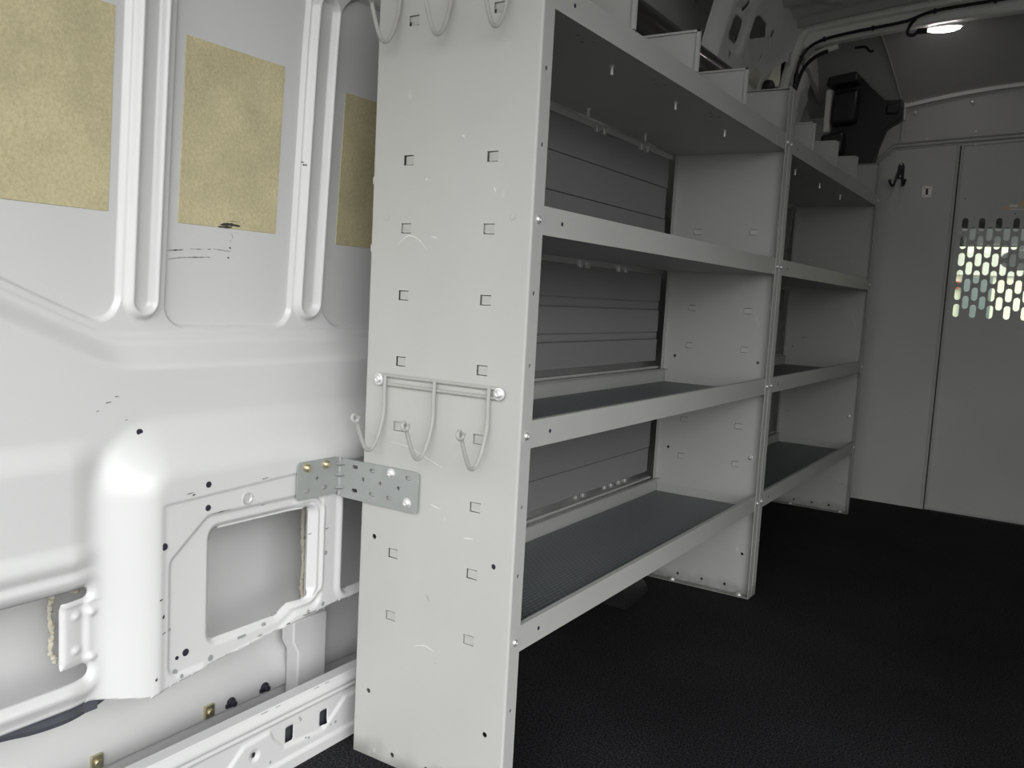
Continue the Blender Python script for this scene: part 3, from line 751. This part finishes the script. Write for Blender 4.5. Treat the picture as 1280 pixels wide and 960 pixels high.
def unit(y, label, fins, clips):
    root = thing('shelving_unit', label, 'shelving unit', (0, y, 0), 'grey steel shelving units bolted side by side')
    pa = end_panel(root, 0, 1); pb = end_panel(root, U, -1)
    for i, z in enumerate(ZT):
        sh = shelf(root, z, .003, U - .003, i > 1)
        for yy in (.0165, U - .0165): screw(root, (D, yy, z - .0205), (1, 0, 0))
        if i == 0:
            for f in fins:
                b = MB(); zb = z - LH + .0016
                b.plate([(.012, zb), (D - .0120, zb), (D - .012, 1.204), (D - .0036, 1.204), (D - .0036, 1.283), (.012, 1.283)], [], .0014, lambda u, v, w: (u, f + w, v))
                b.box(.014, D - .004, f - .0045, f, 1.279, 1.283); b.box(D - .0105, D - .004, f - .0045, f, 1.205, 1.283)
                dv = b.build('divider', M['powder'], sh, smooth=30)
                for xx in (.042, .236):
                    b = MB(); q = (xx, f + .030, z - LH)
                    b.lathe([(.0042, 0), (.0048, .004), (.0030, .0042), (.0030, .016), (.001, .017)], q, (0, 0, -1), 10); b.build('bolt_stud', M['zinc'], sh)
                for (dx, dy) in ((.0, .02), (.03, .05), (-.02, .06)):
                    MB().lathe([(.0035, 0), (.003, .0006), (.0003, .0006)], (.262 - dx * .3, f + dy - .16, z - LH), (0, 0, -1), 10).build('hole_disc', M['liner'], sh)
    # slatted back panels
    bays = [(1.146, .905, [1.069, .988]), (.840, .606, [.766, .745, .684, .666]), (.534, .297, [.365])]
    for (z1, z0, gr) in bays:
        sec = [(-.012, z1)]; lev = -.012
        for k, g in enumerate(gr):
            lo = lev - .0022 if k % 2 == 0 else -.012
            sec += [(lev, g + .0016), (lev - .005, g + .0010), (lev - .005, g - .0010), (lo, g - .0016)]; lev = lo
        sec += [(lev, z0)]
        sec += [(-.0200, z0), (-.0200, z1)]
        b = MB(); k = len(sec); ya, yb_ = .026, U - .034
        vs = [(x, yy, z) for yy in (ya, yb_) for x, z in sec]
        b.add(vs, [(j, (j + 1) % k, k + (j + 1) % k, k + j) for j in range(k)])
        tri = tessellate_polygon([[Vector((p[0], p[1], 0)) for p in sec]])
        b.add(vs, [tuple(q) for q in tri] + [tuple(i + k for i in reversed(q)) for q in tri])
        bp = b.build('back_panel', M['liner'], root, smooth=0)
        if clips:
            for yy in ((.74, .98) if z1 > 1 else (.70, .90) if z1 > .7 else (.75, .90, .98)):
                zz = z1 - .004 if z1 > .6 else z0 - .004
                for dy in (0, .035):
                    b = MB(); b.box(-.012, -.003, yy + dy, yy + dy + .014, zz - .002, zz + (.013 if z1 > .6 else .008)); b.build('clip', M['zinc'], bp, bevel=.001)
    # rail under the back panels and the upright strip beside the far panel
    for z in ZT[1:]:
        MB().box(-.016, -.004, .03, U - .03, z + .0012, z + .0062).build('rear_rail', M['powder'], root, smooth=0)
    MB().box(-.012, -.004, .03, U - .03, 1.145, 1.1575).build('rear_rail', M['powder'], root, smooth=0)
    # floor bolts on the feet
    for s, yp in ((1, 0.014), (-1, U - .014)):
        for xx in (.076, .264):
            b = MB(); b.lathe([(.009, 0), (.009, .0015), (.006, .0018), (.006, .006), (.002, .0065)], (xx, yp, .0015), (0, 0, 1), 6); b.build('floor_bolt', M['zinc'], root)
    for xx, z in ((.031, .873), (.261, .873)):
        screw(root, (xx, -.0002, z), (0, -1, 0), .004, .001, 'powder', 'dimple')
    for xx, z in ((.262, .372),):
        screw(root, (xx, U - .0022, z), (0, -1, 0), .005, .005, 'zinc')
    return root
unit1 = unit(0, 'grey steel shelving unit nearest the camera, end panel facing it', (.295, .580, .872), True)
unit2 = unit(U + .0015, 'grey steel shelving unit standing against the partition, beyond the nearer one', (.255, .542, .830), False)
# small tags hanging on the rear edge of the first panel
for z in (.93, .826):
    MB().box(-.004, .002, .004, .012, z - .006, z + .006).build('clip', M['zinc'], unit1, bevel=.001)
# pale rubs and hairline scratches on the near panel
def rub(P, w, mtl, y=-.0006):
    Q = spline([(p[0], y, p[1]) for p in P], 6); vs = []
    for i, q in enumerate(Q):
        a = Q[min(i + 1, len(Q) - 1)] - Q[max(i - 1, 0)]; n_ = Vector((-a.z, 0, a.x)).normalized()
        ww = w * random.uniform(.4, 1) * (.25 + .75 * math.sin(PI * (i + .5) / len(Q))) / 2
        vs += [q + n_ * ww, q - n_ * ww]
    fs = [(2 * k, 2 * k + 1, 2 * k + 3, 2 * k + 2) for k in range(len(Q) - 1)]
    b = MB(); b.add(vs, fs); b.add([v + Vector((0, .0004, 0)) for v in vs], [tuple(reversed(f)) for f in fs])
    b.build('rub_mark', mtl, unit1, recalc=False)
for P, w in (([(.055, .832), (.075, .845), (.095, .840), (.112, .825)], .0022), ([(.118, .845), (.132, .842)], .002), ([(.228, .915), (.231, .908)], .004), ([(.105, .93), (.107, .927)], .004),
             ([(.168, .99), (.172, .988)], .003), ([(.055, .526), (.095, .522), (.130, .510), (.160, .500)], .0016), ([(.205, .40), (.222, .402)], .002), ([(.14, .44), (.16, .436)], .002), ([(.12, .21), (.14, .216), (.16, .212)], .002)):
    rub(P, w, M['scuffw'])
rub([(.140, .298), (.146, .288)], .0014, M['steel']); rub([(.16, .195), (.166, .194)], .002, M['steel'])

# shelf mats (lie loose in the trays)
for y, who in ((0, 'nearer'), (U + .0015, 'farther')):
    for z, lv in ((ZT[2], 'middle'), (ZT[3], 'lowest')):
        lab = 'dark grey ribbed mat lying on the %s shelf of the %s unit' % (lv, who)
        if lv == 'middle': lab = 'dark grey ribbed mat lying on the shelf above the lowest, %s unit' % who
        b = MB(); b.plate(rrect(.008, D - .008, .010, U - .010, .004, 3), [], .004, lambda u, v, w: (u, v, w))
        o = b.build('shelf_mat', M['mat'], smooth=0); o.location = (0, y, z - LH + .0016)
        tag(o, lab, 'shelf mat', 'dark grey ribbed shelf mats')

# rounded end of the dark wheel housing under the lowest shelf
def ring(y, w_, h_, n=12): return [(-.03 + w_ * math.cos(PI * k / n), y, h_ * math.sin(PI * k / n) + .0005) for k in range(n + 1)]
rs = [ring(.90, .105, .14), ring(.97, .103, .115), ring(1.03, .098, .085), ring(1.075, .090, .045), ring(1.092, .075, .004)]
n = len(rs[0]); b = MB()
b.add([p for r in rs for p in r], [(i * n + k, i * n + k + 1, (i + 1) * n + k + 1, (i + 1) * n + k) for i in range(len(rs) - 1) for k in range(n - 1)] + [tuple(range(n))])
structure(b.build('trim_5', M['housing'], smooth=60))

# ------------------------------------------------------------------ wire hook racks on the near panel
def hook_rack(z, label):
    t = thing('hook_rack', label, 'hook rack', (0, -.0025, z), 'wire hook racks on the end panel')
    # closed loop of wire around two bolts
    xa, xb, r = .031, .257, .0068; q = []
    for k in range(9): a = PI / 2 + PI * k / 8; q.append((xa + r * math.cos(a), 0, r * math.sin(a)))
    for k in range(9): a = -PI / 2 + PI * k / 8; q.append((xb + r * math.cos(a), 0, r * math.sin(a)))
    MB().tube(q, .0029, 10, closed=True).build('rail', M['wire'], t)
    for x in (.046, .1425, .241):
        P = [(x, -.0045, .0075), (x, -.0052, -.020), (x, -.005, -.050), (x - .001, -.013, -.083), (x - .001, -.024, -.101), (x - .001, -.034, -.107), (x - .001, -.044, -.102), (x - .001, -.056, -.081), (x - .001, -.068, -.052)]
        q = spline(P, 6)
        tip = q[-1]; d = (q[-1] - q[-2]).normalized(); nrm = Vector((0, d.z, -d.y))   # curled tip
        if nrm.y > 0: nrm = -nrm
        rc = .0050; cc = tip + nrm * rc
        for k in range(1, 15):
            a = k * 2.05 * PI / 14
            q.append(cc - nrm * rc * math.cos(a) + d * rc * math.sin(a) + Vector((.0004 * k, 0, .0)))
        MB().tube(q, .0031, 10).build('hook', M['wire'], t)
    for x in (xa, xb):
        b = MB(); b.lathe([(.0092, -.0018), (.0092, .0008), (.0072, .0012), (.0056, .0016), (.0056, .0045), (.0035, .0055), (.0030, .0040), (.0002, .0040)], (x, -.0022, 0), (0, -1, 0), 18)
        b.build('bolt', M['zinc'], t)['label'] = 'bright flanged bolt'
    return t
hook_rack(.6225, 'grey wire rack of three hooks above the angle bracket')
hook_rack(1.2310, 'grey wire rack of three hooks at the top, cut by the frame')

# ------------------------------------------------------------------ angle bracket tying the unit to the side
t = thing('angle_bracket', 'slotted grey steel angle bracket joining shelf end panel to white van side', 'bracket', (-.047, -.0030, .4550))
sl = [(.036, .0205), (.073, .020), (.146, .020), (.036, -.018), (.073, -.0180), (.109, -.018)]
holes = [slot(x, z, .0125, .0062) for x, z in sl] + [circ(x, z, .0032, 10) for x, z in ((.054, .003), (.090, .002), (.127, .001))]
b = MB()
b.plate(rrect(.006, .166, -.033, .031, .006), holes, .0026, lambda u, v, w: (u, -w, v))
h2 = [slot(u, z, .0125, .0062) for u, z in ((.036, -.0125), (.074, -.0130))] + [circ(.053, .0045, .003, 10)]
b.plate(rrect(.006, .094, -.026, .034, .006), h2, .0026, lambda u, v, w: (w, -u, v))
n = 6; vs = []
for rr in (.006 + .0, .0034):
    for k in range(n + 1):
        a = PI / 2 * k / n
        for z in (-.030, .0325): vs.append((.006 - rr * math.cos(a) + .0, -.006 + rr * math.sin(a) - .0, z))
m = 2 * (n + 1)
b.add(vs, [(2 * k, 2 * k + 1, 2 * k + 3, 2 * k + 2) for k in range(n)] + [(m + 2 * k, m + 2 * k + 2, m + 2 * k + 3, m + 2 * k + 1) for k in range(n)])
for z in (-.017, .004, .022):                                        # pressed stiffening dimples in the bend
    b.add([(.016, -.0026, z), (.0026, -.016, z), (.0055, -.0055, z - .004), (.0055, -.0055, z + .004)], [(0, 1, 2), (1, 0, 3)])
b.build('bracket_plate', M['steel'], t, smooth=30)
for (x, z) in ((.111, .0215), (.145, -.0195)):
    screw(t, (x, -.0026, z), (0, -1, 0), .0072, .005, 'zinc', 'bolt')['label'] = 'bright flanged bolt'
for (yy, z) in ((-.076, .0245), (-.035, .0245)):
    c = screw(t, (.0026, yy, z), (1, 0, 0), .0068, .0075, 'brass', 'bolt'); c['label'] = 'yellow zinc bolt'

# ------------------------------------------------------------------ things up by the roof
t = thing('plastic_tube', 'glossy black tube along the van side above the top shelf', 'tube', (.0, 0, 1.417))
b = MB(); b.lathe([(.044, 0), (.050, .002), (.050, .94), (.046, .945), (.040, .945), (.038, .90), (.001, .90)], (0, .572, 0), (0, 1, 0), 32); b.build('tube_body', M['tube'], t)
for y in (.75, 1.46):
    b = MB(); b.box(-.090, -.03, y - .015, y + .015, -.046, .046); b.build('mount', M['black'], t, bevel=.004)
o = MB().lathe([(.026, 0), (.026, .02), (.022, .03), (.010, .034), (.001, .034)], (-.047, 2.05, 1.528), (1, -.2, 0), 20).build('rubber_bumper', M['black'])
tag(o, 'small round black rubber bumper on the van side past the tube', 'rubber bumper')
# wiring harness clipped to the bow, dropping down beside the side pillar
t = thing('wiring_harness', 'black wiring harness clipped along the pale roof bow', 'cable', (.0, 2.212, 1.60))
P = [(.012, .018, -.27), (.006, .015, -.16), (.012, .012, -.02), (.020, .008, .045), (.050, .002, .095), (.105, .0, .120), (.200, -.004, .133), (.265, -.004, .139), (.370, -.004, .150), (.455, -.006, .172), (.630, -.008, .182), (.80, -.008, .190), (1.1, -.008, .188)]
q = [(p[0] + .0, p[1], p[2]) for p in spline(P, 8)]
MB().tube(q, [.0085 if i < 20 else .0055 for i in range(len(q))], 8).build('loom', M['black'], t)
P = [(.012, .012, -.05), (.030, .03, .03), (.060, .055, .075), (.10, .075, .10)]
MB().tube(spline(P, 6), .007, 8).build('branch', M['black'], t)
for x, z in ((.030, .062), (.105, .120), (.265, .139), (.455, .172), (.630, .182)):
    MB().lathe([(.0085, -.004), (.0085, .004)], (x, -.004, z), (1, 0, .1), 10).build('cable_tie', M['plug'], t)
P = [(.40, -.002, .158), (.378, .02, .140), (.372, .03, .118), (.388, .035, .112), (.402, .035, .122)]
MB().tube(spline(P, 5), .006, 8).build('branch', M['black'], t)
MB().box(.400, .432, .03, .048, .116, .132).build('plug_connector', M['black'], t, bevel=.002)
MB().tube(spline([(.19, .09, .105), (.225, .09, .105), (.243, .09, .088), (.255, .09, .09)], 5), .005, 8).build('branch', M['black'], t)
# dome light
t = thing('dome_light', 'lit oval interior lamp under the roof bow', 'lamp', (.475, 2.305, 1.742))
def oval(rx, ry, z, n=28): return [(rx * math.cos(2 * PI * k / n), ry * math.sin(2 * PI * k / n), z) for k in range(n)]
def loft(rings):
    b = MB(); n = len(rings[0]); vs = [p for r in rings for p in r]
    fs = [(i * n + k, i * n + (k + 1) % n, (i + 1) * n + (k + 1) % n, (i + 1) * n + k) for i in range(len(rings) - 1) for k in range(n)]
    fs += [tuple(range(n)), tuple((len(rings) - 1) * n + k for k in range(n))]
    return b.add(vs, fs)
loft([oval(.072, .030, .03), oval(.072, .030, .008), oval(.060, .026, .0), oval(.054, .024, .0)]).build('housing', M['bow'], t)
loft([oval(.052, .022, .002), oval(.050, .021, -.006), oval(.036, .014, -.011)]).build('lens', M['lens'], t)['label'] = 'glowing white lens'

# black plastic cover in the upper front corner
t = thing('corner_cover', 'black moulded plastic cover in the upper corner beside the partition', 'plastic cover', (.15, 2.47, 1.32))
ox, oy, oz = t.location
out = [(.085, 1.30), (.085, 1.636), (.148, 1.640), (.149, 1.656), (.178, 1.654), (.222, 1.605), (.277, 1.553), (.300, 1.551), (.337, 1.553), (.340, 1.487), (.328, 1.474), (.305, 1.462), (.286, 1.446), (.268, 1.390), (.246, 1.30)]
b = MB(); b.plate([(x - ox, z - oz) for x, z in out], [], .05, lambda u, v, w: (u, .05 - w, v)); b.build('back_shell', M['black'], t, bevel=.008)
b = MB(); b.plate([(x - ox, z - oz) for x, z in [(.098, 1.462), (.104, 1.580), (.190, 1.590), (.188, 1.470)]], [], .07, lambda u, v, w: (u, .01 - w, v)); b.build('front_box', M['black'], t, bevel=.012)
b = MB(); b.plate([(x - ox, z - oz) for x, z in [(.078, 1.600), (.084, 1.634), (.186, 1.648), (.190, 1.612)]], [], .09, lambda u, v, w: (u, .01 - w, v)); b.build('ledge', M['black'], t, bevel=.008)
b = MB(); b.plate([(x - ox, z - oz) for x, z in [(.070, 1.35), (.070, 1.425), (.150, 1.440), (.155, 1.36)]], [], .07, lambda u, v, w: (u, .01 - w, v)); b.build('lower_box', M['black'], t, bevel=.01)
b = MB(); b.plate([(x - ox, z - oz) for x, z in [(.285, 1.500), (.328, 1.500), (.328, 1.538), (.285, 1.538)]], [], .015, lambda u, v, w: (u, .008 - w, v)); b.build('end_lug', M['black'], t, bevel=.005)
b = MB(); b.box(-.165, -.05, .0, .05, .0, .05); b.build('wall_arm', M['black'], t, bevel=.01)
# pale inner reveal beside it
b = MB(); b.box(.070, .094, 2.435, 2.475, 1.44, 1.600); structure(b.build('trim_4', M['bow'], bevel=.006))

# ------------------------------------------------------------------ cab and the world beyond, seen through the slots
for x0, x1 in ((-.25, -.2), (1.85, 1.9)):
    structure(MB().box(x0, x1, 2.74, 3.75, -.3, 1.9).build('wall_left' if x0 < 0 else 'wall_right', M['cabgrey'], smooth=0))
b = MB(); b.box(-.1, 1.75, 2.76, 4.6, -.30, -.26); structure(b.build('floor', M['cabdark'], smooth=0))
b = MB(); b.box(-.25, 1.9, 2.74, 4.0, 1.66, 1.70); structure(b.build('ceiling', M['cabgrey'], smooth=0))
t = thing('dashboard', 'dark dashboard seen through the door slots', 'dashboard', (.85, 4.0, .30))
b = MB(); b.plate([(-.35, -.5), (.45, -.5), (.45, .30), (.25, .36), (-.05, .40), (-.25, .30), (-.35, .1)], [], 1.7, lambda u, v, w: (-.85 + w, u, v)); b.build('dash_shell', M['cabdark'], t, bevel=.02)
b = MB(); b.box(-.3, .05, -.30, -.24, .24, .40); b.build('instrument_hood', M['cabdark'], t, bevel=.02)
t = thing('sun_visor', 'grey folded sun visor with a yellow label above the windscreen', 'sun visor', (.60, 3.70, 1.22))
b = MB(); b.plate(rrect(-.20, .26, -.11, .09, .03), [], .02, lambda u, v, w: (u, -w, v)); b.build('visor_board', M['cabgrey'], t, bevel=.006)
MB().box(.09, .16, -.024, -.020, .03, .07).build('warning_label', M['yellow'], t)
MB().box(-.06, .24, -.026, -.020, -.103, -.096).build('edge_trim', M['plate'], t)
for x in (-.06, .20):
    MB().tube([(x, -.01, .08), (x, .0, .445)], .008, 8).build('hinge_rod', M['cabdark'], t)
t = thing('rear_mirror', 'dark oval rear view mirror hanging by the windscreen', 'mirror', (.70, 3.86, 1.06))
loft([[(p[0], 0, p[1] * 1.0) for p in [(x, y) for x, y, z in oval(.085, .050, 0)]], [(p[0], -.035, p[1]) for p in [(x, y) for x, y, z in oval(.075, .042, 0)]]]).build('mirror_shell', M['cabdark'], t)
MB().tube([(0, .0, .03), (.02, .12, .20)], .012, 8).build('stalk', M['cabdark'], t)
t = thing('windscreen_pillar', 'dark windscreen pillar at the left of the cab', 'pillar', (.10, 4.1, .6))
MB().tube([(0, 0, -.3), (.04, -.1, .3), (.10, -.45, .97)], .045, 10).build('pillar_trim', M['cabdark'], t)
# outside: pale yard, a cream building with greenish glazing
o = MB().box(-30, 30, -30, 40, -.75, -.70).build('ground', M['asphalt'], smooth=0); structure(o)
t = thing('building', 'sunlit cream building seen through the door slots', 'building', (.3, 12, -.7))
b = MB(); b.box(-9, 9, 0, 4, 0, 6); b.build('wall', M['cream_wall'], t, smooth=0)
b = MB(); b.box(-.62, -.26, -.06, 0, 1.02, 2.02); b.build('window', M['tint'], t, smooth=0)
b = MB(); b.box(-.70, -.645, -.08, 0, 1.86, 1.95); b.build('sign', M['redmat'], t, smooth=0)
b = MB(); b.box(-9, 9, -.05, 0, 2.04, 2.34); b.build('ledge', M['seal'], t, smooth=0)

# ------------------------------------------------------------------ light and camera
w = bpy.data.worlds.new('sky'); bpy.context.scene.world = w; w.use_nodes = True
nt = w.node_tree; bg = nt.nodes['Background']
tc = nt.nodes.new('ShaderNodeTexCoord'); sp = nt.nodes.new('ShaderNodeSeparateXYZ'); nt.links.new(tc.outputs['Generated'], sp.inputs[0])
rp = nt.nodes.new('ShaderNodeValToRGB'); e = rp.color_ramp.elements
e[0].position = 0; e[0].color = (.42, .42, .41, 1)
e[1].position = 1; e[1].color = (1.0, 1.02, 1.03, 1)
for p_, c_ in ((.02, (.55, .55, .54, 1)), (.22, (.78, .79, .79, 1)), (.5, (.95, .965, .97, 1))):
    k = e.new(p_); k.color = c_
nt.links.new(sp.outputs['Z'], rp.inputs[0]); 
# bright sky lobe added behind and to the right, to light the side wall
dt = nt.nodes.new('ShaderNodeVectorMath'); dt.operation = 'DOT_PRODUCT'; dt.inputs[1].default_value = Vector((.72, -.64, .28)).normalized()
nt.links.new(tc.outputs['Generated'], dt.inputs[0])
mx_ = nt.nodes.new('ShaderNodeMath'); mx_.operation = 'MAXIMUM'; mx_.inputs[1].default_value = 0; nt.links.new(dt.outputs['Value'], mx_.inputs[0])
pw = nt.nodes.new('ShaderNodeMath'); pw.operation = 'POWER'; pw.inputs[1].default_value = 5; nt.links.new(mx_.outputs[0], pw.inputs[0])
ma = nt.nodes.new('ShaderNodeMath'); ma.operation = 'MULTIPLY_ADD'; ma.inputs[1].default_value = 1.9; ma.inputs[2].default_value = .72; nt.links.new(pw.outputs[0], ma.inputs[0])
sv = nt.nodes.new('ShaderNodeVectorMath'); sv.operation = 'SCALE'; nt.links.new(rp.outputs[0], sv.inputs[0]); nt.links.new(ma.outputs[0], sv.inputs['Scale'])
nt.links.new(sv.outputs[0], bg.inputs[0])
bg.inputs[1].default_value = 2.5
def portal(name, loc, rot, sx, sy):
    l = bpy.data.lights.new(name, 'AREA'); l.shape = 'RECTANGLE'; l.size = sx; l.size_y = sy
    l.cycles.is_portal = True
    o = bpy.data.objects.new(name, l); C.objects.link(o); o.location = loc; o.rotation_euler = rot; return o
portal('rear_opening', (.80, -1.17, .90), (PI / 2, 0, 0), 2.1, 1.95)
portal('side_opening', (XR + .01, -.71, .80), (PI / 2, 0, PI / 2), .95, 1.75)

cam = bpy.data.cameras.new('camera'); co = bpy.data.objects.new('camera', cam); C.objects.link(co)
yaw, pitch, roll = 0.563963636, 0.102756909, 0.053803070
fw = Vector((-math.sin(yaw) * math.cos(pitch), math.cos(yaw) * math.cos(pitch), -math.sin(pitch)))
rt0 = Vector((math.cos(yaw), math.sin(yaw), 0)); up0 = rt0.cross(fw)
rt = rt0 * math.cos(roll) + up0 * math.sin(roll); upv = -rt0 * math.sin(roll) + up0 * math.cos(roll)
R = Matrix((rt, upv, -fw)).transposed()
co.matrix_world = Matrix.Translation((.9320, -1.0383, .76545)) @ R.to_4x4()
cam.sensor_width = 36; cam.lens = 1086.7238 / 1280 * 36; cam.clip_start = .02; cam.clip_end = 200
sc = bpy.context.scene; sc.camera = co
sc.view_settings.view_transform = 'Standard'; sc.view_settings.look = 'None'; sc.view_settings.gamma = 1
sc.view_settings.exposure = .2
sc.view_settings.use_curve_mapping = False
try:
    sc.cycles.diffuse_bounces = 5; sc.cycles.max_bounces = 12
except Exception: pass
